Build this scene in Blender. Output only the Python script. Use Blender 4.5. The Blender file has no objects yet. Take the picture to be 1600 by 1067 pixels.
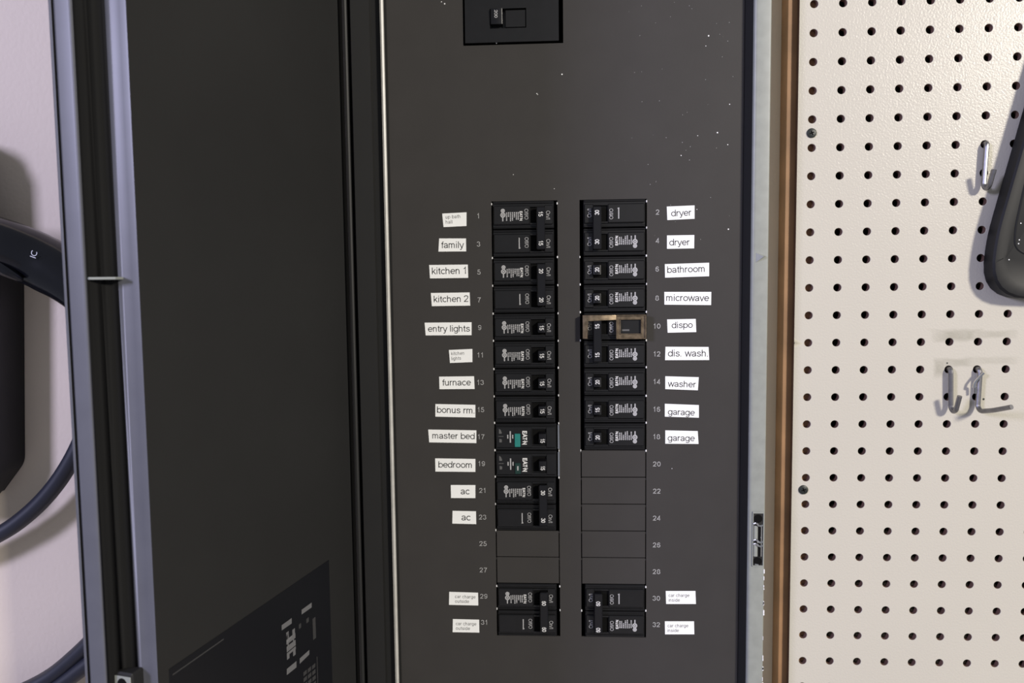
import bpy, bmesh, math, random
from mathutils import Vector, Matrix
random.seed(4)
SC = bpy.context.scene
COL = SC.collection
S = 0.0254            # the scene is laid out in inches
Z0 = 62.0             # height of the first breaker row above the garage floor (inches)
def W(x, y, z): return Vector((x*S, y*S, (z+Z0)*S))

# ------------------------------------------------------------------ camera
cam_d = bpy.data.cameras.new('camera'); cam = bpy.data.objects.new('camera', cam_d); COL.objects.link(cam)
cam_d.sensor_width = 36; cam_d.lens = 27.0; cam_d.clip_start = 0.02
r0 = Vector((0.998393, 0.055524, -0.011339)); r1 = Vector((-0.007115, -0.075692, -0.997106)); r2 = Vector((-0.056222, 0.995584, -0.075176))
m = Matrix((r0, -r1, -r2)).transposed().to_4x4()
m.translation = W(0.8259, -27.6448, -2.9323)
cam.matrix_world = m
cam_d.dof.use_dof = True; cam_d.dof.focus_distance = 27.3*S; cam_d.dof.aperture_fstop = 11.0
SC.camera = cam

# ------------------------------------------------------------------ world, lights, exposure
wd = bpy.data.worlds.new('garage_air'); SC.world = wd; wd.use_nodes = True
bg = wd.node_tree.nodes['Background']; bg.inputs[0].default_value = (0.82, 0.86, 1.0, 1); bg.inputs[1].default_value = 0.275
def area(name, loc, target, sx, sy, watt, colr):
    d = bpy.data.lights.new(name, 'AREA'); d.shape = 'RECTANGLE'; d.size = sx*S; d.size_y = sy*S; d.energy = watt; d.color = colr
    o = bpy.data.objects.new(name, d); COL.objects.link(o); o.location = W(*loc)
    o.rotation_euler = (W(*target)-W(*loc)).to_track_quat('-Z', 'Y').to_euler()
    return o
area('ceiling_lamp', (112, -135, 52), (4, 0, -4), 18, 18, 214, (1.0, 0.93, 0.82))
area('daylight_window', (-88, -88, 28), (-10, 0, -4), 18, 24, 73, (0.68, 0.67, 1.0))
SC.view_settings.view_transform = 'Standard'; SC.view_settings.look = 'None'
SC.view_settings.exposure = 0.0; SC.view_settings.gamma = 1.0; SC.view_settings.use_curve_mapping = False

# ------------------------------------------------------------------ materials
def mat(name, base, rough=0.5, metal=0.0, spec=0.5, noise=0.0, nscale=40.0, bump=0.0, bscale=200.0, coat=0.0):
    mt = bpy.data.materials.new(name); mt.use_nodes = True
    nt = mt.node_tree; b = nt.nodes['Principled BSDF']
    b.inputs['Base Color'].default_value = (*base, 1); b.inputs['Roughness'].default_value = rough
    b.inputs['Metallic'].default_value = metal; b.inputs['Specular IOR Level'].default_value = spec
    if coat: b.inputs['Coat Weight'].default_value = coat; b.inputs['Coat Roughness'].default_value = 0.08
    tc = nt.nodes.new('ShaderNodeTexCoord')
    if noise:
        n = nt.nodes.new('ShaderNodeTexNoise'); n.inputs['Scale'].default_value = nscale; n.inputs['Detail'].default_value = 5
        nt.links.new(tc.outputs['Object'], n.inputs['Vector'])
        r = nt.nodes.new('ShaderNodeMapRange'); r.inputs['To Min'].default_value = 1-noise; r.inputs['To Max'].default_value = 1+noise
        r.inputs['From Min'].default_value = .3; r.inputs['From Max'].default_value = .7
        nt.links.new(n.outputs['Fac'], r.inputs['Value'])
        mx = nt.nodes.new('ShaderNodeVectorMath'); mx.operation = 'SCALE'; mx.inputs[0].default_value = base
        nt.links.new(r.outputs[0], mx.inputs['Scale']); nt.links.new(mx.outputs[0], b.inputs['Base Color'])
    if bump:
        n2 = nt.nodes.new('ShaderNodeTexNoise'); n2.inputs['Scale'].default_value = bscale; n2.inputs['Detail'].default_value = 3
        nt.links.new(tc.outputs['Object'], n2.inputs['Vector'])
        bp = nt.nodes.new('ShaderNodeBump'); bp.inputs['Strength'].default_value = bump; bp.inputs['Distance'].default_value = 0.001
        nt.links.new(n2.outputs['Fac'], bp.inputs['Height']); nt.links.new(bp.outputs[0], b.inputs['Normal'])
    return mt
M = {}
M['wall'] = mat('painted_plaster', (.80, .69, .56), .7, noise=.03, nscale=6, bump=.35, bscale=230)
M['peg_back_shade'] = mat('wall_painted_shade', (.035, .028, .022), .9, noise=.2)  # wall behind the pegboard, shade painted in so the holes read black
M['concrete'] = mat('concrete', (.3, .29, .28), .8, noise=.15, nscale=8, bump=.2)
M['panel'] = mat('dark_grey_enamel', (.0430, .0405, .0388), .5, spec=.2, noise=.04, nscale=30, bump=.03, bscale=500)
M['door_in'] = mat('dark_grey_enamel_and_shade', (.0155, .0155, .0152), .5, spec=.35, noise=.04, nscale=30)  # panel enamel darkened to paint in the shade over the door's inner face
M['rim'] = mat('grey_enamel_rim', (.095, .098, .115), .42, noise=.05, nscale=60)
M['flange'] = mat('light_grey_steel', (.27, .285, .26), .40, noise=.08, nscale=90)
M['edge'] = mat('bare_steel_edge', (.47, .46, .43), .38, noise=.1, nscale=90)
M['void'] = mat('near_black_gap_shade', (.004, .004, .004), .8, spec=.1)  # near-black colour stands in for shade in gaps, wells and holes
M['black'] = mat('black_plastic', (.0058, .0058, .0064), .36, noise=.15, nscale=120)
M['black2'] = mat('black_toggle_plastic', (.006, .006, .0075), .28)
M['print'] = mat('grey_print', (.42, .42, .43), .6)
M['printw'] = mat('white_print', (.8, .8, .8), .6)
M['printdim'] = mat('dim_grey_print', (.10, .10, .10), .6)
M['num'] = mat('pale_grey_print', (.40, .40, .40), .6)
M['teal'] = mat('teal_button', (.02, .21, .19), .4)
M['green'] = mat('dark_green_button', (.008, .035, .03), .4)
M['paper'] = mat('white_paper', (.87, .88, .875), .65, spec=.2, noise=.02)
M['ink'] = mat('black_ink', (.012, .012, .012), .6)
M['inkg'] = mat('faded_ink', (.10, .10, .10), .6)
M['chrome'] = mat('bright_steel', (.75, .75, .74), .18, metal=1.0)
M['steel'] = mat('zinc_wire', (.27, .265, .275), .42, metal=1.0, noise=.12, nscale=200)
M['brass'] = mat('tarnished_brass', (.26, .20, .135), .36, metal=.85, noise=.4, nscale=220)
M['wood'] = mat('pine_strip', (.33, .185, .095), .6, noise=.2, nscale=25)
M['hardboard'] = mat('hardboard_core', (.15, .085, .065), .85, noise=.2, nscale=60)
M['screw'] = mat('black_screw', (.012, .016, .014), .45, noise=.3, nscale=300)
M['case'] = mat('charcoal_plastic', (.0085, .0088, .0098), .5, spec=.28, noise=.1, nscale=80)
M['ev'] = mat('black_gloss_plastic', (.006, .0065, .009), .16)
M['evbody'] = mat('navy_black_plastic', (.006, .007, .012), .45)
M['rubber'] = mat('black_rubber', (.018, .020, .032), .45)
M['groove'] = mat('groove_painted_shade', (.0085, .0085, .0085), .75, spec=.15)  # near-black paints in the shade inside the door-edge channel
M['sticker'] = mat('black_sticker', (.0045, .005, .007), .45, spec=.3)
M['stickergrey'] = mat('grey_sticker_print', (.13, .13, .135), .6)
M['stickerdim'] = mat('dim_sticker_print', (.035, .035, .036), .6)
M['speck'] = mat('white_paint_speck', (.8, .8, .8), .7)
# pegboard: cream enamel over textured hardboard, with the two grey smears left by tools
def peg_material():
    mt = mat('cream_enamel', (.53, .505, .435), .25, noise=.02, nscale=5, bump=.0)
    nt = mt.node_tree; b = nt.nodes['Principled BSDF']; b.inputs['Specular IOR Level'].default_value = .14
    tc = nt.nodes.new('ShaderNodeTexCoord')
    def noise(sc, det=3):
        n = nt.nodes.new('ShaderNodeTexNoise'); n.inputs['Scale'].default_value = sc; n.inputs['Detail'].default_value = det
        nt.links.new(tc.outputs['Object'], n.inputs['Vector']); return n
    n2 = noise(560, 2)
    bp = nt.nodes.new('ShaderNodeBump'); bp.inputs['Strength'].default_value = .6; bp.inputs['Distance'].default_value = .0004
    nt.links.new(n2.outputs['Fac'], bp.inputs['Height']); nt.links.new(bp.outputs[0], b.inputs['Normal'])
    prev = b.inputs['Base Color'].links[0].from_socket
    sep = nt.nodes.new('ShaderNodeSeparateXYZ'); nt.links.new(tc.outputs['Object'], sep.inputs[0])
    def mth(op, a, bb=None, clamp=False):
        n = nt.nodes.new('ShaderNodeMath'); n.operation = op; n.use_clamp = clamp
        for i, v in enumerate((a, bb)):
            if v is None: continue
            if isinstance(v, (int, float)): n.inputs[i].default_value = v
            else: nt.links.new(v, n.inputs[i])
        return n.outputs[0]
    nz = noise(70, 5)
    total = None
    for cx, cz, hx, hz, amt in ((15.35, -4.98, .95, .26, .9), (16.5, -4.95, 1.0, .17, .6), (15.3, -5.96, .75, .20, .7), (14.72, -6.15, .26, .42, .8), (16.6, -5.9, 1.0, .16, .45)):
        dx = mth('DIVIDE', mth('ABSOLUTE', mth('SUBTRACT', sep.outputs[0], (cx-9.53)*S)), hx*S)
        dz = mth('DIVIDE', mth('ABSOLUTE', mth('SUBTRACT', sep.outputs[2], (cz+20)*S)), hz*S)
        d = mth('MAXIMUM', dx, dz)
        d = mth('ADD', d, mth('MULTIPLY', nz.outputs['Fac'], 1.3))
        k = mth('MULTIPLY', mth('SUBTRACT', 1.65, d, ), 1.9, True)
        k = mth('MULTIPLY', mth('MULTIPLY', k, amt), nz.outputs['Fac'])
        total = k if total is None else mth('MAXIMUM', total, k)
    mix = nt.nodes.new('ShaderNodeMix'); mix.data_type = 'RGBA'
    nt.links.new(total, mix.inputs[0]); nt.links.new(prev, mix.inputs[6]); mix.inputs[7].default_value = (.26, .25, .19, 1)
    nt.links.new(mix.outputs[2], b.inputs['Base Color'])
    return mt
M['peg'] = peg_material()

# ------------------------------------------------------------------ mesh helpers (inches)
class MB:
    def __init__(s): s.bm = bmesh.new(); s.mi = 0
    def _f(s, vs):
        try: f = s.bm.faces.new(vs); f.material_index = s.mi; return f
        except ValueError: return None
    def box(s, x0, x1, y0, y1, z0, z1, bev=0.0, seg=1):
        v = [s.bm.verts.new((x, y, z)) for x in (x0, x1) for y in (y0, y1) for z in (z0, z1)]
        fs = [s._f([v[i] for i in q]) for q in ((0,1,3,2), (4,6,7,5), (0,4,5,1), (2,3,7,6), (0,2,6,4), (1,5,7,3))]
        if bev:
            es = list({e for f in fs for e in f.edges})
            r = bmesh.ops.bevel(s.bm, geom=es, offset=bev, segments=seg, affect='EDGES', profile=.5)
            for f in r['faces']: f.material_index = s.mi
        return s
    def poly(s, pts):                       # flat face from 3-D points
        s._f([s.bm.verts.new(p) for p in pts]); return s
    def prism(s, pts, axis, a0, a1, bev=0.0, seg=2, closed=True):   # extrude 2-D points along axis
        def mk(p, a):
            return {'x': (a, p[0], p[1]), 'y': (p[0], a, p[1]), 'z': (p[0], p[1], a)}[axis]
        A = [s.bm.verts.new(mk(p, a0)) for p in pts]; Bv = [s.bm.verts.new(mk(p, a1)) for p in pts]
        n = len(pts); fs = []
        for i in range(n if closed else n-1):
            j = (i+1) % n; fs.append(s._f([A[i], A[j], Bv[j], Bv[i]]))
        if closed: fs.append(s._f(A[::-1])); fs.append(s._f(Bv))
        if bev:
            caps = fs[-2:]
            es = list({e for f in caps for e in f.edges})
            r = bmesh.ops.bevel(s.bm, geom=es, offset=bev, segments=seg, affect='EDGES', profile=.5)
            for f in r['faces']: f.material_index = s.mi
        return s
    def tube(s, pts, r, n=10, cap=True):
        pts = [Vector(p) for p in pts]; rs = r if isinstance(r, (list, tuple)) else [r]*len(pts)
        rings = []; up = None
        for i, p in enumerate(pts):
            t = (pts[min(i+1, len(pts)-1)]-pts[max(i-1, 0)]).normalized()
            if up is None: up = Vector((0, 0, 1)) if abs(t.z) < .9 else Vector((1, 0, 0))
            a = up - t*up.dot(t); a.normalize(); b = t.cross(a); up = a
            rings.append([s.bm.verts.new(p+(a*math.cos(q)+b*math.sin(q))*rs[i]) for q in [2*math.pi*k/n for k in range(n)]])
        for A, B in zip(rings, rings[1:]):
            for k in range(n):
                f = s._f([A[k], A[(k+1) % n], B[(k+1) % n], B[k]])
                if f: f.smooth = True
        if cap: s._f(rings[0][::-1]); s._f(rings[-1])
        return s
    def disc(s, c, r, ax='y', n=14, h=0.02):
        c = Vector(c)
        pts = [(c.x+math.cos(2*math.pi*k/n)*r, c.z+math.sin(2*math.pi*k/n)*r) for k in range(n)]
        s.prism(pts, 'y', c.y-h, c.y); return s
    def text(s, body, o, right, up, size=None, width=None, align='C', spacing=1.0, wt=.042):
        """flat lettering: o = anchor at the middle height of the lettering; size = cap height in inches and / or width = total width"""
        vs, fs = glyphs(body, spacing, wt)
        xs = [v[0] for v in vs]; x0, x1 = min(xs), max(xs)
        kx = width/(x1-x0) if width else size/0.73
        ky = size/0.73 if size else kx
        ax = {'C': (x0+x1)/2, 'L': x0, 'R': x1}[align]
        ym = 0.365 if body.upper() == body or body[0] in 'OEN' else 0.29
        o = Vector(o); right = Vector(right); up = Vector(up)
        bv = [s.bm.verts.new(o+right*((x-ax)*kx)+up*((y-ym)*ky)) for x, y in vs]
        for f in fs: s._f([bv[i] for i in f])
        return s
    def build(s, name, mats, parent=None, smooth=False, origin=(0, 0, 0), world=True):
        me = bpy.data.meshes.new(name)
        bmesh.ops.remove_doubles(s.bm, verts=s.bm.verts, dist=1e-6)
        off = Vector(origin)
        for v in s.bm.verts: v.co = (v.co-off)*S
        bmesh.ops.recalc_face_normals(s.bm, faces=s.bm.faces)
        for f in s.bm.faces: f.smooth = True
        s.bm.to_mesh(me); s.bm.free()
        me.set_sharp_from_angle(angle=math.radians(32))
        for mm in (mats if isinstance(mats, (list, tuple)) else [mats]): me.materials.append(M[mm])
        return link(name, me, parent)
def link(name, me, parent=None):
    o = bpy.data.objects.new(name, me); COL.objects.link(o)
    if parent is not None: o.parent = parent
    return o
# own stroke lettering (plain grotesque): strokes are polylines, cap height .73
def _arc(cx, cy, rx, ry, a0=0, a1=360, n=22): return [(cx+rx*math.cos(math.radians(a0+(a1-a0)*k/n)), cy+ry*math.sin(math.radians(a0+(a1-a0)*k/n))) for k in range(n+1)]
def _sm(pts, n=5):
    P = [Vector((p[0], p[1])) for p in pts]; out = []
    for i in range(len(P)-1):
        a, b, c, d = P[max(i-1, 0)], P[i], P[i+1], P[min(i+2, len(P)-1)]
        for k in range(n):
            t = k/n; q = .5*(2*b+(c-a)*t+(2*a-5*b+4*c-d)*t*t+(3*b-a-3*c+d)*t**3); out.append((q.x, q.y))
    out.append(tuple(pts[-1])); return out
def _v(x, a=0.0, b=.73): return [(x, a), (x, b)]
_bo = lambda cx: _arc(cx, .265, .22, .225)
_arch = _sm([(.08, .36), (.15, .46), (.27, .49), (.38, .45), (.42, .34)])+[(.42, 0)]
FONT = {
 ' ': (.28, []), '.': (.24, [_v(.09, 0, .09)]), '/': (.3, [[(.02, 0), (.27, .73)]]), '\u00b7': (.2, [_v(.1, .31, .43)]),
 'a': (.53, [_sm([(.07, .38), (.12, .46), (.25, .49), (.37, .46), (.42, .36)])+[(.42, .12), (.45, .02)], _sm([(.42, .3), (.3, .27), (.14, .24), (.06, .15), (.12, .06), (.24, .04), (.37, .09), (.42, .19)])]),
 'b': (.56, [_v(.08), _bo(.29)]), 'c': (.5, [_arc(.28, .265, .22, .225, 42, 318)]), 'd': (.56, [_v(.47), _bo(.26)]),
 'e': (.55, [[(.06, .27), (.49, .27)], _arc(.28, .265, .22, .225, 2, 320)]), 'f': (.28, [[(.14, 0)]+_sm([(.14, .56), (.17, .66), (.28, .69)]), [(.02, .49), (.27, .49)]]),
 'g': (.56, [_bo(.26), [(.47, .53)]+_sm([(.47, -.02), (.41, -.13), (.26, -.165), (.09, -.11)])]), 'h': (.55, [_v(.08), _arch]),
 'i': (.22, [_v(.1, 0, .53), _v(.1, .64, .73)]), 'k': (.5, [_v(.08), [(.42, .53), (.1, .2)], [(.2, .31), (.45, 0)]]), 'l': (.22, [_v(.1)]),
 'm': (.8, [_v(.08, 0, .53), _sm([(.08, .38), (.14, .46), (.23, .49), (.33, .45), (.37, .36)])+[(.37, 0)], _sm([(.37, .38), (.43, .46), (.52, .49), (.62, .45), (.66, .36)])+[(.66, 0)]]),
 'n': (.55, [_v(.08, 0, .53), _arch]), 'o': (.56, [_bo(.28)]), 'p': (.56, [_v(.08, -.2, .53), _bo(.29)]),
 'r': (.34, [_v(.08, 0, .53), _sm([(.08, .34), (.14, .45), (.22, .49), (.31, .475)])]),
 's': (.5, [_sm([(.42, .39), (.36, .465), (.24, .49), (.12, .45), (.09, .37), (.15, .305), (.27, .27), (.39, .225), (.43, .14), (.37, .07), (.25, .04), (.11, .07), (.05, .15)])]),
 't': (.29, [[(.14, .68)]+_sm([(.14, .13), (.17, .05), (.26, .04)]), [(.02, .49), (.26, .49)]]), 'u': (.55, [[(.08, .53)]+_sm([(.08, .2), (.12, .08), (.23, .04), (.35, .08), (.42, .18)]), _v(.42, 0, .53)]),
 'v': (.48, [[(.02, .53), (.24, .03), (.46, .53)]]), 'w': (.7, [[(.02, .53), (.18, .03), (.35, .5), (.52, .03), (.68, .53)]]), 'y': (.48, [[(.02, .53), (.25, .02)], [(.46, .53), (.24, -.05), (.18, -.15), (.05, -.165)]]),
 'A': (.66, [[(.02, 0), (.33, .7), (.64, 0)], [(.14, .24), (.52, .24)]]), 'C': (.7, [_arc(.38, .365, .31, .325, 48, 312)]), 'E': (.6, [[(.54, .69), (.08, .69), (.08, .04), (.56, .04)], [(.08, .375), (.5, .375)]]),
 'I': (.24, [_v(.12)]), 'N': (.7, [[(.08, 0), (.08, .7), (.58, .03), (.58, .73)]]), 'O': (.76, [_arc(.38, .365, .32, .325)]), 'T': (.6, [[(.02, .69), (.58, .69)], _v(.3, 0, .69)]),
 '0': (.55, [_arc(.27, .365, .21, .325)]), '1': (.5, [[(.1, .55), (.22, .61), (.28, .72), (.28, 0)]]),
 '2': (.55, [_sm([(.06, .52), (.1, .64), (.26, .69), (.42, .63), (.45, .5), (.36, .34), (.2, .2), (.06, .045)])+[(.48, .045)]]),
 '3': (.55, [_sm([(.06, .56), (.13, .66), (.26, .69), (.4, .63), (.43, .53), (.36, .42), (.22, .385)]), _sm([(.22, .385), (.38, .35), (.46, .22), (.4, .09), (.25, .04), (.1, .09), (.04, .2)])]),
 '4': (.55, [[(.37, 0), (.37, .69), (.04, .2), (.5, .2)]]), '5': (.55, [[(.44, .69), (.14, .69), (.09, .36)], _sm([(.09, .36), (.2, .43), (.33, .42), (.45, .32), (.46, .19), (.38, .07), (.24, .04), (.1, .09), (.04, .19)])]),
 '6': (.55, [_arc(.27, .23, .2, .19), _sm([(.07, .25), (.08, .45), (.16, .63), (.28, .69), (.4, .65), (.45, .56)])]), '7': (.55, [[(.05, .69), (.48, .69), (.3, .38), (.2, 0)]]),
 '8': (.55, [_arc(.27, .53, .17, .16), _arc(.27, .21, .21, .17)]), '9': (.55, [_arc(.27, .5, .2, .19), _sm([(.47, .48), (.46, .28), (.38, .1), (.26, .04), (.14, .08), (.09, .17)])]),
}
_gl = {}
def glyphs(body, spacing=1.0, wt=.042):
    key = (body, spacing, wt)
    if key in _gl: return _gl[key]
    vs, fs = [], []; x = 0.0
    for ch in body:
        adv, strokes = FONT[ch]
        for st in strokes:
            P = [Vector(p) for p in st]; n = len(P); closed = (P[0]-P[-1]).length < 1e-5
            base = len(vs)
            for k in range(n):
                a = P[k]-P[k-1] if k else (P[-1]-P[-2] if closed else P[1]-P[0])
                b = P[k+1]-P[k] if k < n-1 else (P[1]-P[0] if closed else P[-1]-P[-2])
                na, nb = Vector((-a.y, a.x)).normalized(), Vector((-b.y, b.x)).normalized()
                m = na+nb; m = m.normalized() if m.length > 1e-4 else na
                m = m*(wt/max(.35, m.dot(na)))
                for q in (P[k]+m, P[k]-m): vs.append((q.x+x, q.y))
            for k in range(n-1): fs.append((base+2*k, base+2*k+1, base+2*k+3, base+2*k+2))
        x += adv*spacing
    _gl[key] = (vs, fs); return _gl[key]
def tag(o, label=None, cat=None, group=None, kind=None):
    if label: o['label'] = label
    if cat: o['category'] = cat
    if group: o['group'] = group
    if kind: o['kind'] = kind
    return o
def thing(name, label, cat, loc, group=None, roty=0.0):
    o = bpy.data.objects.new(name, None); COL.objects.link(o); o.location = W(*loc); o.rotation_euler = (0, roty, 0)
    o.empty_display_size = .02
    return tag(o, label, cat, group)
def at_world(o): o.location = W(0, 0, 0); return o
def plate(mb, xs, zs, holes, y0, y1):
    """sheet y0 (front) .. y1 (back) on a grid of xs, zs lines with rectangular holes left out"""
    xs = sorted(set(xs)); zs = sorted(set(zs))
    def hole(x, z): return any(a < x < b and c < z < d for a, b, c, d in holes)
    n, k = len(xs)-1, len(zs)-1
    def solid(i, j): return 0 <= i < n and 0 <= j < k and not hole((xs[i]+xs[i+1])/2, (zs[j]+zs[j+1])/2)
    cache = {}
    def v(i, j, y):
        q = (i, j, y)
        if q not in cache: cache[q] = mb.bm.verts.new((xs[i], y, zs[j]))
        return cache[q]
    for i in range(n):
        for j in range(k):
            if not solid(i, j): continue
            mb._f([v(i, j, y0), v(i+1, j, y0), v(i+1, j+1, y0), v(i, j+1, y0)])
            mb._f([v(i, j, y1), v(i, j+1, y1), v(i+1, j+1, y1), v(i+1, j, y1)])
            for di, dj, a, b in ((-1, 0, (i, j), (i, j+1)), (1, 0, (i+1, j), (i+1, j+1)), (0, -1, (i, j), (i+1, j)), (0, 1, (i, j+1), (i+1, j+1))):
                if not solid(i+di, j+dj): mb._f([v(*a, y0), v(*b, y0), v(*b, y1), v(*a, y1)])

# ------------------------------------------------------------------ the setting
YW, YB, YP = 1.84, 1.09, 0.84       # wall face, back and front of the pegboard
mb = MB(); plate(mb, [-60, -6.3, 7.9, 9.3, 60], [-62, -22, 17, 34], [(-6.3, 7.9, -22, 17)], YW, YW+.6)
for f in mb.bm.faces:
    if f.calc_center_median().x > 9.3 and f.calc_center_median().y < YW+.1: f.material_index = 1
tag(at_world(mb.build('wall_back', ['wall', 'peg_back_shade'])), kind='structure')
mb = MB(); mb.box(-60, 60, -150, YW+.6, -62.5, -62); tag(at_world(mb.build('floor', 'concrete')), kind='structure')
mb = MB(); mb.box(9.19, 10.55, YB, YW, -40, 30, .03); tag(at_world(mb.build('trim_1', 'wood')), 'orange pine furring strip behind the left edge of the pegboard', kind='structure')

# ------------------------------------------------------------------ pegboard
peg = thing('pegboard', 'cream painted pegboard with rows of round holes on the garage wall', 'pegboard', (9.53, YP, -20))
PO = (9.53, YP, -20)
mb = MB()
HX, HZ, R = 10.038, 6.788, .142
NC = 20
xe = [9.535] + [HX+i+.5 for i in range(NC)]
NS = 16
for i in range(NC):
    for j in range(-8, 33):
        cx, cz = HX+i, HZ-j
        x0, x1, z0, z1 = xe[i], xe[i+1], cz-.5, cz+.5
        if i == 0: x0 += random.uniform(-.006, .006)*0
        dirs = [(math.cos(2*math.pi*k/NS), math.sin(2*math.pi*k/NS)) for k in range(NS)]
        outer = []
        for c, s_ in dirs:
            t = min((x1-cx)/c if c > 1e-6 else ((x0-cx)/c if c < -1e-6 else 1e9), (z1-cz)/s_ if s_ > 1e-6 else ((z0-cz)/s_ if s_ < -1e-6 else 1e9))
            outer.append((cx+c*t, cz+s_*t))
        # snap the diagonal rays to the cell corners
        for k in (2, 6, 10, 14):
            c, s_ = dirs[k]; outer[k] = (x1 if c > 0 else x0, z1 if s_ > 0 else z0)
        O = [mb.bm.verts.new((x, YP, z)) for x, z in outer]
        I0 = [mb.bm.verts.new((cx+c*R, YP+.012, cz+s_*R)) for c, s_ in dirs]
        I1 = [mb.bm.verts.new((cx+c*(R+.012), YP, cz+s_*(R+.012))) for c, s_ in dirs]
        Bk = [mb.bm.verts.new((cx+c*R, YB, cz+s_*R)) for c, s_ in dirs]
        for k in range(NS):
            l = (k+1) % NS
            mb.mi = 0; mb._f([O[k], O[l], I1[l], I1[k]]); mb._f([I1[k], I1[l], I0[l], I0[k]])
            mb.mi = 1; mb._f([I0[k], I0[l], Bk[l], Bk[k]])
zt, zb = HZ+8.5, HZ-32.5
mb.mi = 1
for k in range(60):                      # raw left edge, slightly uneven
    a, b = zb+(zt-zb)*k/60, zb+(zt-zb)*(k+1)/60
    mb.poly([(9.535, YP, a), (9.535, YB, a), (9.535, YB, b), (9.535, YP, b)])
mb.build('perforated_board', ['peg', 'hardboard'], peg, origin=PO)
for sx, sz in ((10.023, 2.307), (9.95, -10.66)):
    mb = MB(); n = 20
    mb.tube([(sx, YP-.002, sz), (sx, YP-.04, sz), (sx, YP-.06, sz)], [.175, .165, .12], 20)
    for a in (.35, .35+math.pi/2):
        c, s_ = math.cos(a), math.sin(a)
        mb.mi = 1
        mb.poly([(sx+c*.085-s_*.02, YP-.062, sz+s_*.085+c*.02), (sx-c*.085-s_*.02, YP-.062, sz-s_*.085+c*.02), (sx-c*.085+s_*.02, YP-.062, sz-s_*.085-c*.02), (sx+c*.085+s_*.02, YP-.062, sz+s_*.085-c*.02)])
    o = mb.build('screw', ['screw', 'void'], peg, origin=PO); o['label'] = 'black cross-head screw'
mb = MB()
for px, pz, r in ((18.05, -5.98, .035), (14.98, -5.98, .03), (16.3, -7.3, .04)): mb.disc((px, YP-.001, pz), r, n=7, h=.003)
mb.build('dirt_speck', 'screw', peg, origin=PO)['kind'] = 'stuff'

# ------------------------------------------------------------------ hooks in the pegboard
def arc(pts, n=6):        # round the corners of a polyline
    out = [Vector(pts[0])]
    for a, b, c in zip(pts, pts[1:], pts[2:]):
        a, b, c = Vector(a), Vector(b), Vector(c)
        r = min((a-b).length, (c-b).length)*.45
        p, q = b+(a-b).normalized()*r, b+(c-b).normalized()*r
        for k in range(n+1):
            t = k/n; out.append(p*(1-t)**2+b*2*t*(1-t)+q*t*t)
    out.append(Vector(pts[-1])); return out
def hook(x, z, pts, label, clip=None, wr=.085):
    h = thing('peg_hook', label, 'hook', (x, YP, z), 'wire hooks in the pegboard')
    mb = MB(); mb.tube(arc(pts), wr, 10); mb.build('wire', 'steel', h, smooth=False)
    if clip:
        mb = MB(); mb.tube(arc(clip), .045, 8); mb.build('retaining_clip', 'chrome', h)
hook(16.038, 1.79, [(0, .20, .05), (0, -.13, 0), (-.03, -.16, -.10), (-.08, -.16, -1.46), (-.07, -.30, -1.60), (-.06, -.48, -1.52), (-.03, -.68, -.98)],
     'small zinc J hook hanging highest on the pegboard beside the charcoal case')
hook(15.038, -6.21, [(0, .20, .05), (0, -.13, 0), (.0, -.16, -.10), (.04, -.16, -1.36), (.05, -.30, -1.50), (.06, -.48, -1.42), (.08, -.66, -.88)],
     'small zinc J hook with upturned tip, beside the long straight hook')
hook(16.038, -6.21, [(0, .20, .05), (0, -.13, 0), (.02, -.16, -.10), (-.02, -.16, -1.34), (0, -.32, -1.48), (.16, -.75, -1.38), (.42, -1.45, -1.14)],
     'long straight zinc hook below the grey smears, pointing outward', clip=[(.09, -.27, -.1), (-.02, -.26, -.22), (-.2, -.24, -.45), (-.24, -.24, -.62), (-.16, -.22, -.6), (-.15, -.22, -.85)])

# ------------------------------------------------------------------ charcoal case
cs = thing('tool_case', 'dark charcoal moulded plastic case with rounded corner hanging on the pegboard', 'case', (19.5, YP, -3.8))
CO = (19.5, YP, -3.8)
def rounded(pts, r, n=6):
    out = []; N = len(pts)
    for i in range(N):
        a, b, c = Vector(pts[i-1]), Vector(pts[i]), Vector(pts[(i+1) % N])
        rr = r[i] if isinstance(r, (list, tuple)) else r
        p, q = b+(a-b).normalized()*rr, b+(c-b).normalized()*rr
        for k in range(n+1):
            t = k/n; w = p*(1-t)**2+b*2*t*(1-t)+q*t*t; out.append((w.x, w.y))
    return out
outl = [(18.3, 7.2), (22.5, 7.2), (22.0, -3.9), (16.02, -3.6), (16.12, -1.6)]
rr = [.5, .8, 1.6, 1.25, .8]
def inset(pts, d):
    N = len(pts); out = []
    for i in range(N):
        a, b, c = Vector(pts[i-1]), Vector(pts[i]), Vector(pts[(i+1) % N])
        e1, e2 = (b-a).normalized(), (c-b).normalized()
        n1, n2 = Vector((e1.y, -e1.x)), Vector((e2.y, -e2.x))
        nn = (n1+n2).normalized(); out.append(tuple(b+nn*d/max(.4, nn.dot(n1))))
    return out
def ring_stack(mb, levels):      # levels: list of (outline, y)
    prev = None
    for o, y in levels:
        cur = [mb.bm.verts.new((p[0], y, p[1])) for p in o]
        if prev:
            for k in range(len(cur)):
                f = mb._f([prev[k], prev[(k+1) % len(cur)], cur[(k+1) % len(cur)], cur[k]])
                if f: f.smooth = True
        prev = cur
    mb._f(prev)
yb = YP-.30; yf = YP-.75
mb = MB()
R0 = rounded(outl, rr); sgn = 1
R1 = rounded(inset(outl, .06), rr); R2 = rounded(inset(outl, .30), [max(.2, v-.2) for v in rr]); R3 = rounded(inset(outl, .42), [max(.2, v-.25) for v in rr])
ring_stack(mb, [(R1, YP-.02), (R0, YP-.10), (R0, yf+.10), (R1, yf+.03), (R2, yf), (R3, yf+.035)])
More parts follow.
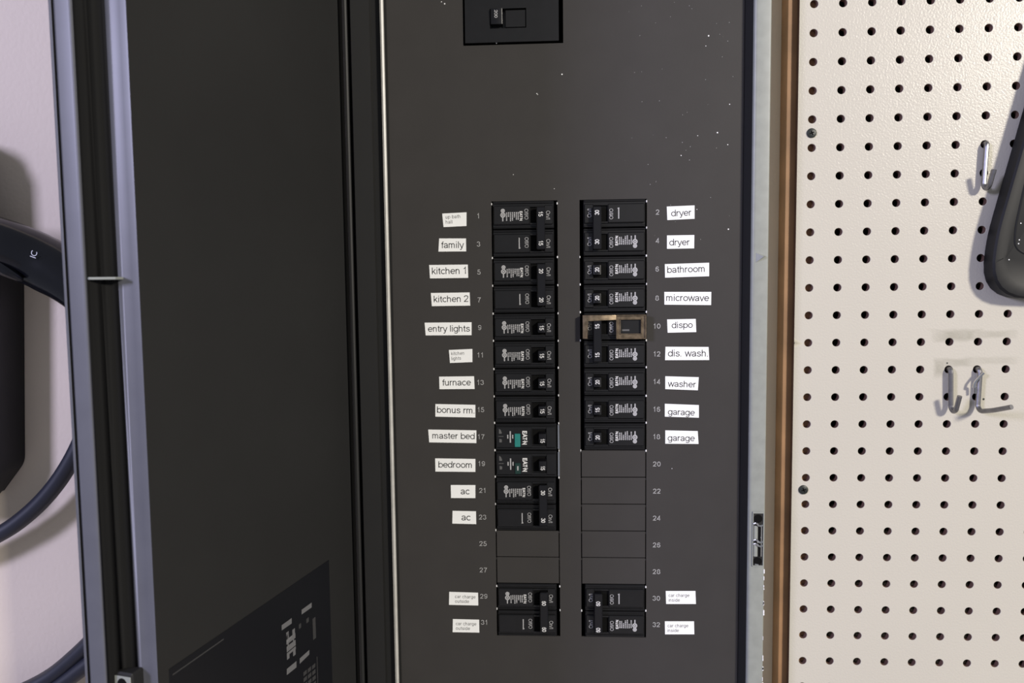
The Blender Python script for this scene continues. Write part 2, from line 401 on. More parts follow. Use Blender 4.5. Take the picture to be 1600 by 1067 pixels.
mb.build('shell', 'case', cs, origin=CO)
mb = MB(); mb.tube(arc([(17.15, yf+.06, .9), (16.78, yf+.06, -1.2), (16.78, yf+.06, -1.9), (17.3, yf+.06, -2.2), (19.5, yf+.06, -2.2)]), .05, 8)
mb.build('moulded_rib', 'case', cs, origin=CO)
mb = MB()
for px, pz in ((16.95, -1.05), (16.92, -1.62), (16.9, -1.75), (16.6, -2.3)): mb.disc((px, yf+.030, pz), .022, n=7, h=.006)
mb.build('dust_speck', 'speck', cs, origin=CO)['kind'] = 'stuff'

# ------------------------------------------------------------------ electrical panel
panel = thing('electrical_panel', 'dark grey breaker panel with its long door swung open', 'electrical panel', (1.2, 0, -22))
EO = (1.2, 0, -22)
DZ0, DZ1 = -23.0, 18.0
LX0, LX1, RX0, RX1 = -1.419, .935, 1.72, 4.09
MX0, MX1, MZ0 = -2.33, 1.18, 5.44
mb = MB()
plate(mb, [-5.20, LX0, LX1, RX0, RX1, MX0, MX1, 7.42], [DZ0, -16, 0, MZ0, 9.6, DZ1], [(LX0, LX1, -16, 0), (RX0, RX1, -16, 0), (MX0, MX1, MZ0, 9.6)], 0, .07)
mb.build('dead_front', 'panel', panel, origin=EO)
# knockout plates
def knock(xa, xb, i):
    mb = MB(); z1, z0 = -i, -i-1
    mb.box(xa+.035, xb-.035, 0.004, .06, z0+.016, z1-.012, .006)
    mb.box(xa-.02, xa+.05, .03, .06, z1-.10, z1-.04); mb.box(xb-.05, xb+.02, .03, .06, z1-.10, z1-.04)
    mb.build('knockout_plate', 'panel', panel, origin=EO)
for i in (12, 13): knock(LX0, LX1, i)
for i in range(9, 14): knock(RX0, RX1, i)
# bright remnants where knockouts were twisted off
mb = MB()
for xs_, rows in (((LX0, LX1), list(range(0, 13))+[14, 15]), ((RX0, RX1), list(range(0, 10))+[14, 15])):
    for i in rows:
        for sx, x in ((1, xs_[0]), (-1, xs_[1])):
            if random.random() < .12 or (x == RX0 and random.random() < .6): continue
            z = -i-(.1 if i in (0, 14) else 0)+random.uniform(-.02, .02); w = random.uniform(.018, .034)
            mb.box(min(x-sx*.012, x+sx*w), max(x-sx*.012, x+sx*w), -.012, .05, z-.038, z+.038, .01)
tag(mb.build('knockout_tab', 'speck', panel, origin=EO), kind='stuff')
# printed row numbers
for i in range(16):
    for n_, x in ((2*i+1, -1.9), (2*i+2, 4.46)):
        mb = MB(); mb.text(str(n_), (x, -.004, -i-.505+(.03 if x > 0 and i < 3 else 0)), (1, 0, 0), (0, 0, 1), size=.175, spacing=1.12, wt=.044)
        mb.build('row_number', 'num', panel, origin=EO)
# paint specks
mb = MB()
for x, z in [(-3.08, 6.97), (-2.97, 6.9), (.24, 3.73), (.27, 3.70), (-.62, .93), (.83, .41), (1.13, 4.37), (6.2, 5.54), (6.11, 5.2), (6.94, 3.2), (6.53, 2.24), (6.89, 1.82), (6.94, -1.11), (5.01, -9.67), (5.84, -.4), (5.28, 1.48), (5.85, 2.15)]:
    r = random.choice((.014, .018, .026)); mb.disc((x, -.001, z), r, n=7, h=.004)
for q in range(55):
    x, z = random.uniform(3.2, 7.1), random.uniform(-1.5, 7.5); mb.disc((x, -.001, z), random.uniform(.004, .008), n=6, h=.003)
mb.disc((-1.16, -.03, 5.50), .03, n=7, h=.004)
tag(mb.build('paint_speck', 'speck', panel, origin=EO), kind='stuff')
# box behind the dead front
mb = MB(); plate(mb, [-5.5, 7.5], [DZ0, DZ1], [], 4.0, 4.1)
for x in (-5.5, 7.4): mb.box(x, x+.1, .1, 4.0, DZ0, DZ1)
mb.build('enclosure_box', 'void', panel, origin=EO)
# right-hand trim flange: dark inner wall, rounded lip, light steel face
mb = MB()
mb.mi = 1; mb.prism([(7.20, .09), (7.40, .09), (7.43, .04), (7.64, -.36), (7.69, -.34), (7.46, .13)], 'z', DZ0, DZ1)
mb.mi = 0; mb.prism([(7.635, -.355), (7.655, -.40), (7.69, -.43), (7.73, -.446), (7.77, -.45), (8.14, -.45), (8.19, -.445), (8.22, -.42), (8.235, -.36), (8.235, 1.8), (8.17, 1.8), (8.17, -.36), (7.69, -.34)], 'z', DZ0, DZ1)
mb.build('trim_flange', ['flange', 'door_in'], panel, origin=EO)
# left-hand flange beside the hinge
mb = MB()
mb.mi = 0; mb.prism([(-5.065, -.40), (-5.075, -.45), (-5.13, -.48), (-5.19, -.45), (-5.205, -.38), (-5.16, -.33), (-5.07, -.33)], 'z', DZ0, DZ1)
mb.mi = 1; mb.prism([(-5.07, -.33), (-5.045, -.02), (-5.045, .10), (-5.3, .10), (-5.3, .0), (-5.16, -.33)], 'z', DZ0, DZ1)
mb.prism([(-5.22, -.22), (-5.55, -.20), (-5.58, -.36), (-6.24, -.38), (-6.28, -.30), (-6.28, 1.8), (-5.4, 1.8), (-5.3, .1)], 'z', DZ0, DZ1)
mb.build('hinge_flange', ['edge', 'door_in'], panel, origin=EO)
mb = MB(); mb.mi = 0
mb.box(-7.0, -6.28, -.10, 1.8, DZ0, DZ1)
mb.mi = 1; mb.tube([(-6.38, -.62, DZ0), (-6.38, -.62, DZ1)], .09, 10)
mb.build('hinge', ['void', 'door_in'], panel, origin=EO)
# small catch tab and the latch keeper in the right flange
a_, b_, c_, d_ = (7.79, -.454, -1.97), (7.79, -.454, -2.30), (8.13, -.454, -2.08), (8.02, -.62, -2.10)
mb = MB(); mb.poly([a_, d_, b_]); mb.poly([a_, c_, d_]); mb.poly([b_, d_, c_])
mb.build('catch_tab', 'flange', panel, origin=EO)
kx0, kx1, kz0, kz1 = 7.81, 8.16, -13.08, -11.15
km = (kx0+kx1)/2
mb = MB(); mb.mi = 0; mb.box(kx0, kx1, -.462, -.44, kz0, kz1, .005)
mb.mi = 1
for a, b, c, d in ((kx0-.03, kx1+.02, kz1-.02, kz1+.05), (kx0-.02, kx1+.02, kz0-.02, kz0+.02), (kx0-.03, kx0+.005, kz0, kz1), (kx1-.005, kx1+.02, kz0, kz1)): mb.box(a, b, -.49, -.44, c, d, .008)
mb.mi = 2
mb.disc((km-.01, -.463, kz1-.21), .15, h=.012); mb.disc((km-.01, -.463, kz0+.17), .15, h=.012)
mb.mi = 1; mb.box(kx0+.02, kx0+.16, -.50, -.46, kz1-1.0, kz1-.46, .02); mb.box(kx0+.02, kx0+.16, -.50, -.46, kz0+.34, kz0+.82, .02)
mb.mi = 2; mb.box(kx0+.19, kx0+.25, -.475, -.45, kz0+.34, kz1-.5)
mb.mi = 3; mb.box(kx0+.26, kx0+.31, -.49, -.45, kz0+.34, kz1-.5, .01)
for zz in (kz1-.42, kz1-1.02, kz1-1.16):
    mb.tube(arc([(kx0+.01, -.48, zz+.03), (kx0+.10, -.53, zz+.08), (kx0+.2, -.52, zz-.05), (kx1-.02, -.48, zz-.03)]), .035, 7)
mb.tube([(kx0+.07, -.47, kz0+.07), (kx0+.2, -.48, kz0+.05)], .03, 7)
mb.build('latch_keeper', ['door_in', 'flange', 'void', 'chrome'], panel, origin=EO)['label'] = 'bright spring latch keeper'
mb = MB()
for k in range(16):
    z = random.uniform(-17.5, -13.2); mb.box(8.20, 8.20+random.uniform(.015, .05), -.455, -.36, z-random.uniform(.03, .16), z, .004)
tag(mb.build('paint_drip', 'speck', panel, origin=EO), kind='stuff')

# ---- the door, built flat in (u along the width, v towards the inside) and swung open about its hinge
ang = math.radians(103.0)
dv = Vector((math.cos(ang), -math.sin(ang), 0)); nv = Vector((math.sin(ang), math.cos(ang), 0)); H = Vector((-6.47, -.9, 0))
def D(u, v, z): return H+dv*u+nv*v+Vector((0, 0, z))
def swing(mb):
    for v in mb.bm.verts: v.co = D(v.co.x, v.co.y, v.co.z)
    return mb
UE = 9.85
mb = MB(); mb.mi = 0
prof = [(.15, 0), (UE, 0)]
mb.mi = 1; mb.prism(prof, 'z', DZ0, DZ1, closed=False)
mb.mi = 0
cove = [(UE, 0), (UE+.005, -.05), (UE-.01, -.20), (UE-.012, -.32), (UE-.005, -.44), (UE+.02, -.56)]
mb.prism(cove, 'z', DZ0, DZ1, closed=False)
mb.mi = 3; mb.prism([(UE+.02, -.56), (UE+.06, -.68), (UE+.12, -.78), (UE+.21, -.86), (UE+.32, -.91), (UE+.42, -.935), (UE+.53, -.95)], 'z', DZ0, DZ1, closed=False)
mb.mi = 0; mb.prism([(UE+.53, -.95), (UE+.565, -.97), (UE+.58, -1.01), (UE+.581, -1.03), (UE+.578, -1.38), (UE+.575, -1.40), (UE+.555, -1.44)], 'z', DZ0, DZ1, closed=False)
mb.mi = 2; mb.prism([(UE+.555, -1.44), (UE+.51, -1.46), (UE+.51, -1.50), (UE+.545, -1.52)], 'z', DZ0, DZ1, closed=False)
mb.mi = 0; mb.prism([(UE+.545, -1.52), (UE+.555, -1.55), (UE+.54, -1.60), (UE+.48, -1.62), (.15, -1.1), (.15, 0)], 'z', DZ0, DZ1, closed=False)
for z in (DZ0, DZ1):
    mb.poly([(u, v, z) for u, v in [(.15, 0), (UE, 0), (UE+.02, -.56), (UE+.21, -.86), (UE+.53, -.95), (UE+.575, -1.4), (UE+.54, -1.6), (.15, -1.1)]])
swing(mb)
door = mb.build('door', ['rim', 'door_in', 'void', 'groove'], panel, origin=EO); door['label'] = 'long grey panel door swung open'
mb = MB(); swing(mb.prism([(UE-.05, -.45), (UE+.30, -.37), (UE+.53, -.88), (UE+.51, -.94), (UE+.15, -.85)], 'z', -2.74, -2.68, .012, 1)); mb.build('door_tab', 'flange', door, origin=EO)['label'] = 'short bright metal tab'
mb = MB(); mb.mi = 0; mb.box(UE-.10, UE+.35, -.93, -.42, -13.1, -12.0, .04)
mb.mi = 1; mb.box(UE+.34, UE+.365, -.92, -.46, -13.0, -12.08, .01)
mb.mi = 2
n = 12; mb.poly([(UE+.368, -.70+.15*math.cos(2*math.pi*k/n), -12.30+.18*math.sin(2*math.pi*k/n)) for k in range(n)])
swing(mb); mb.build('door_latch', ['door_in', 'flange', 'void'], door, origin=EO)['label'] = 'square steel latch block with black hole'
# wiring diagram stuck on the inside of the door
mb = MB(); swing(mb.box(1.83, 9.48, 0.0, .012, -22.5, -12.18, .004)); mb.build('wiring_diagram', 'sticker', door, origin=EO)['label'] = 'black sticker with pale wiring diagram'
def dpoly(mb, pts, v=.016): mb.poly([tuple(D(u, v, z)) for u, z in pts])
mb = MB()
mb.mi = 0
dpoly(mb, [(3.0, -13.18), (3.01, -13.34), (3.61, -13.32), (3.60, -13.17)], ); dpoly(mb, [(4.17, -13.19), (4.18, -13.36), (4.73, -13.34), (4.72, -13.18)])
for a, b, c, d in ((4.0, 4.5, -13.74, -13.9), (4.0, 4.5, -13.96, -14.14), (4.0, 4.5, -14.17, -14.26), (4.02, 4.16, -13.58, -13.74), (4.36, 4.5, -13.52, -13.74), (4.02, 4.16, -14.26, -14.43), (4.36, 4.5, -14.26, -14.38), (4.08, 4.14, -13.9, -13.96), (4.38, 4.44, -13.9, -13.96)):
    dpoly(mb, [(a, c), (a, d), (b, d), (b, c)])
dpoly(mb, [(3.23, -14.66), (3.24, -14.81), (3.81, -14.84), (3.80, -14.67)]); dpoly(mb, [(3.99, -14.66), (4.0, -14.86), (4.54, -14.84), (4.53, -14.65)])
mb.mi = 1
for u0, u1, z0, z1 in ((2.80, 2.98, -13.74, -14.45), (3.2, 3.35, -13.58, -13.73), (3.66, 3.79, -13.57, -13.72), (2.76, 2.80, -15.1, -16.1), (7.42, 9.38, -12.35, -12.385)):
    dpoly(mb, [(u0, z0), (u0, z1), (u1, z1), (u1, z0)])
for r in range(5):
    for c in range(3):
        u = 2.9+c*.26; z = -15.26-r*.2+c*.02; dpoly(mb, [(u, z), (u, z-.13), (u+.2, z-.13), (u+.2, z)])
dpoly(mb, [(4.1, -15.62), (4.1, -15.9), (4.3, -15.9), (4.3, -15.62)])
tag(mb.build('diagram_print', ['stickergrey', 'stickerdim'], door, origin=EO), kind='stuff')

# ------------------------------------------------------------------ main breaker
mn = thing('main_breaker', 'large black main circuit breaker set in the panel above all the others', 'circuit breaker', (-.575, 0, 7.5))
mb = MB()
x0, x1 = -1.68, 1.60; zb_ = -2.0
RX, RW, RZ, RT = -.76, .12, -1.38, -.72       # toggle recess (left part) in local inches
plate(mb, [x0, -.80, .47, x1], [zb_, -1.53, -.86, 1.9], [(-.80, .47, -1.53, -.86)], -.10, .9)
mb.box(-.80, .47, .12, .2, -1.53, -.86)
mb.build('body', 'black', mn)
mb = MB(); mb.box(-.27, .45, -.07, .12, -1.50, -.90, .02); mb.build('inner_step', 'black', mn)
mb = MB(); mb.prism([(-.17, -1.40), (.12, -1.40), (.12, -.88), (-.20, -.88)], 'x', -.77, -.36, .02); mb.build('toggle', 'black2', mn)
mb = MB(); mb.text('200', (-.58, -.203, -1.06), (0, 0, -1), (1, 0, 0), size=.11, width=.28, wt=.06); mb.build('rating_number', 'print', mn)

# ------------------------------------------------------------------ breakers
HW = 1.177
cache = {}
def shared(key, name, fn, mats, parent, smooth=False):
    if key in cache: return link(name, cache[key], parent)
    mb = MB(); fn(mb); o = mb.build(name, mats, parent, smooth); cache[key] = o.data; return o
Rd, Up = (0, 0, -1), (1, 0, 0)        # lettering reads downward, its tops to the right
def body_fn(zc):
    def fn(mb):
        for z in zc:
            mb.box(-HW+.045, HW-.125, -.02, .9, z-.488, z+.488, .02)                       # base block
            mb.box(-HW+.07, .20, -.12, .0, z-.345, z+.335, .035)                             # label land
            mb.box(.70, HW-.15, -.10, .0, z-.345, z+.335, .03)                               # on side
            mb.box(.18, .72, -.10, .0, z+.275, z+.335, .012); mb.box(.18, .72, -.10, .0, z-.345, z-.285, .012)
            mb.box(-HW+.06, HW-.14, -.065, .0, z+.40, z+.470, .02); mb.box(-HW+.06, HW-.14, -.06, .0, z-.475, z-.415, .02)
    return fn
def well_fn(zc):
    def fn(mb):
        for z in zc: mb.poly([(.21, -.024, z-.28), (.69, -.024, z-.28), (.69, -.024, z+.27), (.21, -.024, z+.27)])
    return fn
def marks_fn(zs):
    def fn(mb):
        Y = -.124
        for z, full in zs:
            mb.mi = 0
            mb.text('Off/O', (.075, Y, z+.02), Rd, Up, width=.37, size=.135)
            mb.text('On/I', (.845, -.104, z-.02), Rd, Up, width=.30, size=.14)
            if full:
                mb.mi = 1
                # two round approval marks
                for zz, r in ((z+.15, .075), (z+.0, .092)):
                    k = 14
                    for q in range(k):
                        a, b = 2*math.pi*q/k, 2*math.pi*(q+1)/k
                        mb.poly([(-.76+math.cos(a)*r, Y, zz+math.sin(a)*r), (-.76+math.cos(b)*r, Y, zz+math.sin(b)*r), (-.76+math.cos(b)*r*.55, Y, zz+math.sin(b)*r*.55), (-.76+math.cos(a)*r*.55, Y, zz+math.sin(a)*r*.55)])
                    mb.poly([(-.79, Y, zz-.03), (-.73, Y, zz-.03), (-.73, Y, zz+.03), (-.79, Y, zz+.03)])
                mb.poly([(-.785, Y, z-.22), (-.745, Y, z-.22), (-.745, Y, z-.09), (-.785, Y, z-.09)])
                # illegible columns of fine print
                rnd = random.Random(7)
                cols = [(-.63, .09, -.22), (-.56, .10, -.08), (-.49, .10, -.22), (-.42, .10, -.20), (-.35, .10, -.10), (-.28, .10, -.17), (-.215, .10, -.17)]
                for x, a, b in cols:
                    t = a
                    while t > b+.02:
                        l = rnd.uniform(.03, .08); e = max(b, t-l)
                        mb.poly([(x-.019, Y, z+t), (x+.019, Y, z+t), (x+.019, Y, z+e), (x-.019, Y, z+e)]); t = e-.014
                mb.mi = 2
                mb.text('EAT\u00b7N', (-.115, Y, z-.04), Rd, Up, width=.33, size=.09, wt=.075)
            else:
                mb.mi = 1
                mb.poly([(-.205, Y, z+.19), (-.17, Y, z+.19), (-.17, Y, z-.17), (-.205, Y, z-.17)])
                mb.poly([(-.21, Y, z-.17), (-.15, Y, z-.15), (-.15, Y, z-.19), (-.21, Y, z-.20)])
    return fn
def single_toggle(mb):
    mb.prism([(-.02, -.23), (-.27, -.185), (-.285, .15), (-.02, .20)], 'x', .445, .715, .025)
def tie_toggle(mb):
    for z in (.5, -.5): mb.prism([(-.02, z-.24), (-.25, z-.20), (-.25, z+.20), (-.02, z+.24)], 'x', .45, .71, .02)
    mb.box(.43, .73, -.31, -.16, -.74, .76, .03)
def num_fn(txt, z, y, w, x=.585):
    def fn(mb): mb.text(txt, (x, y, z), Rd, Up, width=w, size=.145, wt=.058)
    return fn
def breaker(col, row, poles, rating, label, numz=(.5, -.52)):
    cx = (LX0+LX1)/2 if col == 0 else (RX0+RX1)/2
    b = thing('circuit_breaker', label, 'circuit breaker', (cx, 0, -row-poles/2), 'circuit breakers in the panel', 0 if col == 0 else math.pi)
    zc = [0] if poles == 1 else [.5, -.5]
    shared(('body', poles), 'body', body_fn(zc), 'black', b)
    shared(('well', poles), 'toggle_well', well_fn(zc), 'void', b)
    shared(('marks', poles), 'printed_marks', marks_fn([(0, True)] if poles == 1 else [(.5, True), (-.5, False)]), ['print', 'print', 'printw'], b)
    if poles == 1:
        t = shared('t1', 'toggle', single_toggle, 'black2', b)
        shared(('n1', rating), 'rating_number', num_fn(rating, -.02, -.288, .165), 'printw', t)
    else:
        t = shared('t2', 'tie_handle', tie_toggle, 'black2', b)
        for z in numz: shared(('n2', rating, z), 'rating_number', num_fn(rating, z, -.314, .17), 'printw', t)
    return b
breaker(0, 0, 2, '15', 'black two-pole breaker with tied 15 handle, topmost of the left column')
breaker(0, 2, 2, '20', 'black two-pole breaker with tied 20 handle beside the kitchen 1 and kitchen 2 labels')
breaker(0, 4, 1, '15', 'black single breaker marked 15 beside the entry lights label')
breaker(0, 5, 1, '15', 'black single breaker marked 15 beside the small kitchen lights label')
breaker(0, 6, 1, '15', 'black single breaker marked 15 beside the furnace label')
breaker(0, 7, 1, '15', 'black single breaker marked 15 beside the bonus rm. label')
breaker(0, 10, 2, '30', 'black two-pole breaker with 30 handle beside the two ac labels')
breaker(0, 14, 2, '60', 'black two-pole breaker marked 60 beside the car charge outside labels', (.38, -.61))
breaker(1, 0, 2, '30', 'black two-pole breaker with tied 30 handle beside the two dryer labels')
breaker(1, 2, 1, '20', 'black single breaker marked 20 beside the bathroom label')
breaker(1, 3, 1, '20', 'black single breaker marked 20 beside the microwave label')
breaker(1, 4, 2, '15', 'black two-pole breaker with tied 15 handle behind the brass lockout bracket')
breaker(1, 6, 1, '20', 'black single breaker marked 20 beside the washer label')
breaker(1, 7, 1, '15', 'black single breaker marked 15 beside the upper garage label')
breaker(1, 8, 1, '20', 'black single breaker marked 20 beside the lower garage label')
breaker(1, 14, 2, '60', 'black two-pole breaker marked 60 beside the car charge inside labels', (.60, -.39))
# the two arc-fault breakers with test buttons and bright metal clips
for row, btn, lab in ((8, 'teal', 'black arc-fault breaker with bright teal test button beside the master bed label'), (9, 'green', 'black arc-fault breaker with dark green test button beside the bedroom label')):
    b = thing('arc_fault_breaker', lab, 'circuit breaker', ((LX0+LX1)/2, 0, -row-.5), 'circuit breakers in the panel')
    def fn(mb):
        mb.box(-HW+.045, HW-.085, -.02, .9, -.488, .488, .02)
        mb.box(-HW+.06, .20, -.11, .0, -.40, .38, .03); mb.box(.70, HW-.11, -.09, .0, -.40, .38, .03)
        mb.box(.18, .72, -.09, .0, .30, .38, .012); mb.box(.18, .72, -.09, .0, -.40, -.32, .012)
        mb.box(.165, .185, -.135, -.1, -.28, .28, .006)
        mb.box(-HW+.05, HW-.10, -.06, .0, .41, .47, .015)
    shared('afb', 'body', fn, 'black', b)
    shared(('well', 1), 'toggle_well', well_fn([0]), 'void', b)
    t = shared('t1', 'toggle', single_toggle, 'black2', b)
    shared('afn', 'rating_number', num_fn('15', -.10, -.288, .15), 'printw', t)
    def fm(mb):
        Y = -.114
        mb.mi = 0; mb.text('EAT\u00b7N', (-.065, Y, -.02), Rd, Up, width=.50, size=.15, wt=.085)
        mb.mi = 1
        mb.poly([(-.61, Y, .22), (-.565, Y, .22), (-.565, Y, -.2), (-.61, Y, -.2)])
        for x in (-.68, -.50): mb.poly([(x-.02, Y, .09), (x+.02, Y, .09), (x+.02, Y, -.05), (x-.02, Y, -.05)])
        mb.mi = 2
        mb.poly([(-1.0, Y, .31), (-.94, Y, .27), (-.90, Y, .18), (-.90, Y, .13), (-1.0, Y, .13)])
        mb.poly([(-1.02, Y, .04), (-.84, Y, .04), (-.84, Y, .02), (-1.02, Y, .02)])
        mb.poly([(-.99, Y, -.06), (-.90, Y, -.08), (-.90, Y, -.19), (-.99, Y, -.19)])
    shared('afm', 'printed_marks', fm, ['printw', 'print', 'printdim'], b)
    mb = MB(); mb.mi = 0; mb.box(-.435, -.225, -.14, -.1, -.36, .13 if btn == 'teal' else .05, .015)
    mb.mi = 1; mb.poly([(-.35, -.142, -.06), (-.30, -.142, -.06), (-.30, -.142, -.22), (-.35, -.142, -.22)])
    mb.build('test_button', [btn, 'teal' if btn == 'teal' else 'print'], b)
    mb = MB(); mb.box(HW-.06, HW+.03, -.05, .03, -.46, .44, .02); mb.build('metal_clip', 'chrome', b)
# brass lockout bracket across row 10
br = thing('lockout_bracket', 'tarnished brass lockout bracket clipped over the breaker beside the dispo label', 'bracket', (2.9, -.12, -4.6))
BO = (2.9, -.12, -4.6)
mb = MB()
mb.prism([(1.80, -4.92), (1.98, -4.92), (1.98, -4.27), (2.98, -4.27), (2.98, -4.08), (1.80, -4.08)], 'y', -.33, -.10, .02, 2)
mb.build('arm', 'brass', br, origin=BO)
mb = MB()
plate(mb, [2.99, 3.13, 3.88, 4.04], [-4.93, -4.76, -4.24, -4.10], [(3.13, 3.88, -4.76, -4.24)], -.24, -.12)
for a, b_, c, d in ((2.985, 3.02, -4.93, -4.09), (4.01, 4.045, -4.93, -4.09), (2.985, 4.045, -4.115, -4.08), (2.985, 4.045, -4.94, -4.905)): mb.box(a, b_, -.31, -.2, c, d, .008)
for a, b_, c, d in ((3.12, 3.15, -4.77, -4.23), (3.86, 3.89, -4.77, -4.23), (3.12, 3.89, -4.255, -4.23), (3.12, 3.89, -4.78, -4.75)): mb.box(a, b_, -.27, -.2, c, d, .006)
mb.build('window_frame', 'brass', br, origin=BO)
mb = MB(); mb.mi = 0; mb.box(3.13, 3.88, -.18, -.125, -4.76, -4.24)
mb.mi = 1; mb.poly([(3.2, -.183, -4.66), (3.46, -.183, -4.66), (3.46, -.183, -4.60), (3.2, -.183, -4.60)])
mb.build('cover_plate', ['black', 'printdim'], br, origin=BO)

# ------------------------------------------------------------------ name labels
STICK = [
('up bath\nhall',[(-3.190,-0.401),(-2.314,-0.369),(-2.322,-0.856),(-3.152,-0.882)],(-3.069,-2.536,-0.622)),
('family',[(-3.316,-1.284),(-2.348,-1.298),(-2.348,-1.760),(-3.352,-1.754)],(-3.242,-2.422,-1.541)),
('kitchen 1',[(-3.698,-2.230),(-2.297,-2.232),(-2.289,-2.709),(-3.676,-2.712)],(-3.601,-2.371,-2.468)),
('kitchen 2',[(-3.655,-3.238),(-2.246,-3.233),(-2.234,-3.709),(-3.629,-3.714)],(-3.553,-2.297,-3.479)),
('entry lights',[(-3.905,-4.311),(-2.192,-4.310),(-2.199,-4.780),(-3.875,-4.775)],(-3.783,-2.255,-4.554)),
('kitchen\nlights',[(-3.035,-5.312),(-2.179,-5.279),(-2.183,-5.759),(-3.004,-5.786)],(-2.948,-2.475,-5.539)),
('furnace',[(-3.409,-6.286),(-2.131,-6.276),(-2.119,-6.743),(-3.406,-6.746)],(-3.294,-2.246,-6.519)),
('bonus rm.',[(-3.567,-7.291),(-2.100,-7.326),(-2.107,-7.792),(-3.576,-7.758)],(-3.512,-2.135,-7.536)),
('master bed',[(-3.850,-8.235),(-2.077,-8.267),(-2.084,-8.738),(-3.824,-8.712)],(-3.700,-2.138,-8.489)),
('bedroom',[(-3.614,-9.307),(-2.129,-9.327),(-2.136,-9.810),(-3.614,-9.800)],(-3.498,-2.265,-9.561)),
('ac',[(-3.054,-10.302),(-2.143,-10.303),(-2.151,-10.789),(-3.053,-10.788)],(-2.689,-2.360,-10.552)),
('ac',[(-3.004,-11.271),(-2.136,-11.284),(-2.134,-11.768),(-3.021,-11.751)],(-2.674,-2.340,-11.530)),
('car charge\noutside',[(-3.182,-14.349),(-2.105,-14.370),(-2.104,-14.857),(-3.199,-14.846)],(-2.969,-2.201,-14.615)),
('car charge\noutside',[(-3.063,-15.392),(-2.080,-15.403),(-2.079,-15.898),(-3.080,-15.896)],(-2.954,-2.184,-15.655)),
('dryer',[(4.788,-0.286),(5.756,-0.261),(5.759,-0.728),(4.809,-0.758)],(4.940,5.648,-0.532)),
('dryer',[(4.799,-1.296),(5.755,-1.295),(5.750,-1.764),(4.801,-1.767)],(4.880,5.594,-1.560)),
('bathroom',[(4.727,-2.306),(6.278,-2.276),(6.282,-2.752),(4.737,-2.784)],(4.808,6.121,-2.514)),
('microwave',[(4.712,-3.289),(6.362,-3.306),(6.358,-3.773),(4.717,-3.742)],(4.781,6.288,-3.527)),
('dispo',[(4.815,-4.270),(5.823,-4.259),(5.845,-4.729),(4.835,-4.744)],(4.976,5.718,-4.490)),
('dis. wash.',[(4.761,-5.247),(6.282,-5.265),(6.309,-5.733),(4.747,-5.728)],(4.846,6.258,-5.504)),
('washer',[(4.757,-6.308),(5.944,-6.348),(5.916,-6.819),(4.759,-6.772)],(4.850,5.846,-6.610)),
('garage',[(4.745,-7.304),(5.954,-7.354),(5.958,-7.812),(4.747,-7.771)],(4.854,5.815,-7.627)),
('garage',[(4.765,-8.271),(5.920,-8.298),(5.953,-8.766),(4.766,-8.758)],(4.851,5.819,-8.569)),
('car charge\ninside',[(4.802,-14.225),(5.877,-14.212),(5.899,-14.700),(4.819,-14.713)],(4.908,5.664,-14.479)),
('car charge\ninside',[(4.774,-15.371),(5.833,-15.357),(5.848,-15.847),(4.784,-15.863)],(4.874,5.631,-15.627)),
]
seen = {}
for txt, q, (ta, tb, tz) in STICK:
    k = seen.get(txt, 0); seen[txt] = k+1
    dup = sum(1 for s_ in STICK if s_[0] == txt) > 1
    words = txt.replace('\n', ' ')
    row = int(-sum(p[1] for p in q)/4); num = 2*row+(1 if q[0][0] < 0 else 2)
    lab = 'white paper label reading %s beside printed number %d' % (words, num)
    if words == 'kitchen 1': lab = 'white paper label reading kitchen 1, just below the family label'
    if words == 'kitchen 2': lab = 'white paper label reading kitchen 2, just above the entry lights label'
    if dup: lab = '%s white paper label reading %s beside printed number %d' % (('upper', 'lower')[k], words, num)
    cx = sum(p[0] for p in q)/4; cz = sum(p[1] for p in q)/4
    st = thing('name_label', lab, 'label', (cx, 0, cz), 'white name labels on the panel')
    O = (cx, 0, cz)
    mb = MB()
    F = [mb.bm.verts.new((p[0], -.013, p[1])) for p in q]; Bq = [mb.bm.verts.new((p[0], -.001, p[1])) for p in q]
    mb._f(F)
    for i in range(4): mb._f([F[i], F[(i+1) % 4], Bq[(i+1) % 4], Bq[i]])
    mb._f(Bq[::-1])
    mb.build('paper', 'paper', st, origin=O)
    e = Vector((q[1][0]-q[0][0]+q[2][0]-q[3][0], 0, q[1][1]-q[0][1]+q[2][1]-q[3][1])).normalized(); u = Vector((-e.z, 0, e.x))
    mb = MB()
    if '\n' in txt:
        a, b = txt.split('\n'); wa = tb-ta
        c0 = Vector((ta, -.016, tz)); ka = .125
        mb.text(a, c0+u*.085, e, u, width=wa, size=ka, align='L', spacing=1.1)
        va = glyphs(a, 1.1)[0]; vb = glyphs(b, 1.1)[0]; ext = lambda v: max(p[0] for p in v)-min(p[0] for p in v)
        mb.text(b, c0-u*.095, e, u, width=wa*ext(vb)/ext(va), size=ka, align='L', spacing=1.1)
    else:
        mb.text(txt, ((ta+tb)/2, -.016, tz), e, u, width=tb-ta)
    mb.build('lettering', 'inkg' if '\n' in txt else 'ink', st, origin=O)

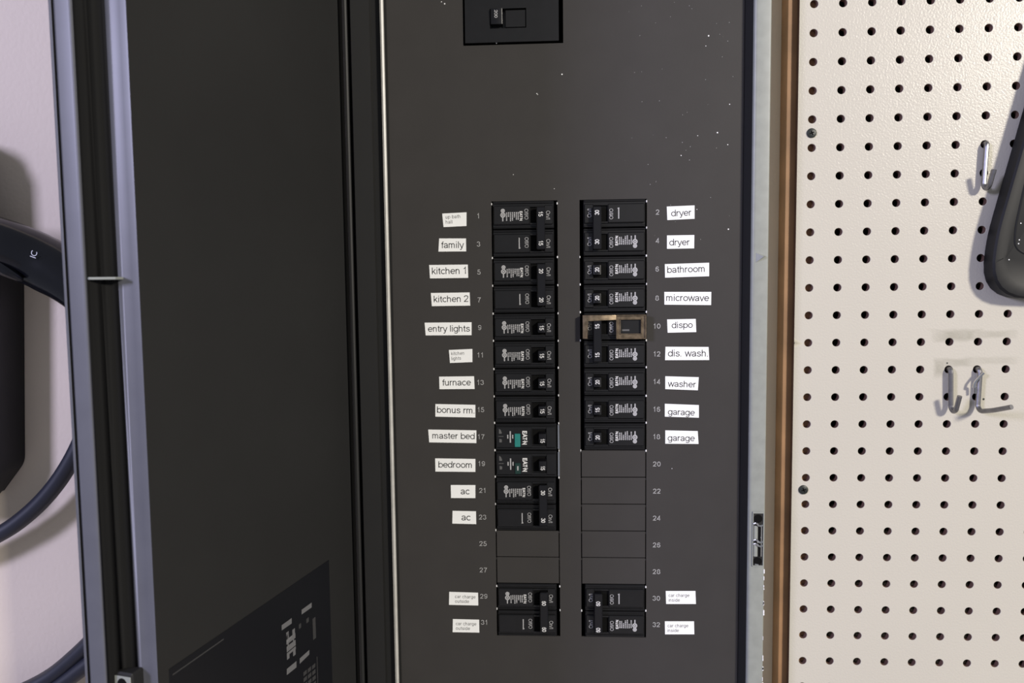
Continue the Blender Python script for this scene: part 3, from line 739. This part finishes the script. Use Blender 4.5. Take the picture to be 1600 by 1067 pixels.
# ------------------------------------------------------------------ vehicle charger on the left wall
ev = thing('car_charger', 'dark navy wall box of a car charger at the left edge of the wall', 'car charger', (-24, YW, -11))
VO = (-24, YW, -11)
mb = MB()
mb.prism(rounded([(-28, 3.0), (-21.2, 3.0), (-21.25, -10.6), (-22.0, -11.5), (-28, -11.5)], [.4, 1.0, .4, .4, .4], 5), 'y', YW-2.2, YW-.01, .35, 3)
mb.build('housing', 'evbody', ev, origin=VO)
mb = MB()
mb.prism(rounded([(-27.5, -.9), (-20.12, -.9), (-20.62, -9.9), (-21.75, -11.3), (-27.5, -11.3)], [.3, .3, .3, .3, .3], 4), 'y', YW-1.5, YW-.02, .22, 3)
mb.build('lower_cover', 'evbody', ev, origin=VO)
# plug in its holster with its cable
plug = thing('charging_plug', 'glossy black charging plug holstered on the car charger with looped cable', 'charging plug', (-18, -.6, -2))
PG = (-18, -.6, -2)
def smoothpath(pts, n=8):
    P = [Vector(p) for p in pts]; out = []
    for i in range(len(P)-1):
        p0, p1, p2, p3 = P[max(i-1, 0)], P[i], P[i+1], P[min(i+2, len(P)-1)]
        for k in range(n):
            t = k/n
            out.append(.5*((2*p1)+(-p0+p2)*t+(2*p0-5*p1+4*p2-p3)*t*t+(-p0+3*p1-3*p2+p3)*t**3))
    out.append(P[-1]); return out
hp = smoothpath([(-22.4, -1.75, -.75), (-20.8, -1.45, -.95), (-19.2, -1.1, -1.3), (-17.8, -.6, -1.95), (-16.6, -.55, -2.75), (-15.6, -.5, -3.9), (-15.0, -.4, -5.2)], 6)
rad = [1.0+(.5-1.0)*max(0, (i/len(hp)-.55)/.45) for i in range(len(hp))]
mb = MB(); mb.tube(hp, rad, 20); mb.build('grip', 'ev', plug, origin=PG)
mb = MB()
fp = smoothpath([(-19.9, -1.5, -1.35), (-19.2, -1.62, -1.75), (-18.5, -1.62, -2.2), (-17.9, -1.5, -2.6)], 4)
mb.tube(fp, [.08, .2, .24, .26, .28, .28, .28, .26, .24, .22, .18, .14, .08], 10); mb.build('release_button', 'ev', plug, origin=PG)
mb = MB(); mb.text('IC', (-17.35, -1.62, -1.72), (.35, 0, .94), (-.94, 0, .35), size=.22); mb.build('printed_mark', 'printw', plug, origin=PG)
cab = smoothpath([(-15.0, -.4, -5.2), (-15.6, .2, -6.1), (-16.6, .6, -7.1), (-17.3, .8, -8.3), (-18.0, .8, -9.6), (-18.85, .8, -10.75), (-19.9, .8, -11.75), (-21.2, .8, -12.6), (-23.5, .8, -13.6), (-27, .8, -14.2), (-30, .8, -16.0), (-29, .8, -19.0), (-25.5, .8, -20.2), (-22, .8, -19.45), (-20.1, .8, -18.75), (-18.6, .8, -17.75), (-16.8, .8, -15.9), (-15.4, .8, -13.2), (-14.6, .8, -10.2), (-14.3, .8, -8.2), (-13.2, .8, -7.1), (-12.1, .8, -8.2), (-12.4, .8, -10.6), (-13.6, .8, -13.6), (-15.6, .75, -16.0), (-18.2, .75, -18.1), (-20.2, .75, -19.45), (-23, .8, -20.8)], 8)
mb = MB(); mb.tube(cab, .32, 14); mb.build('cable', 'rubber', plug, origin=PG)
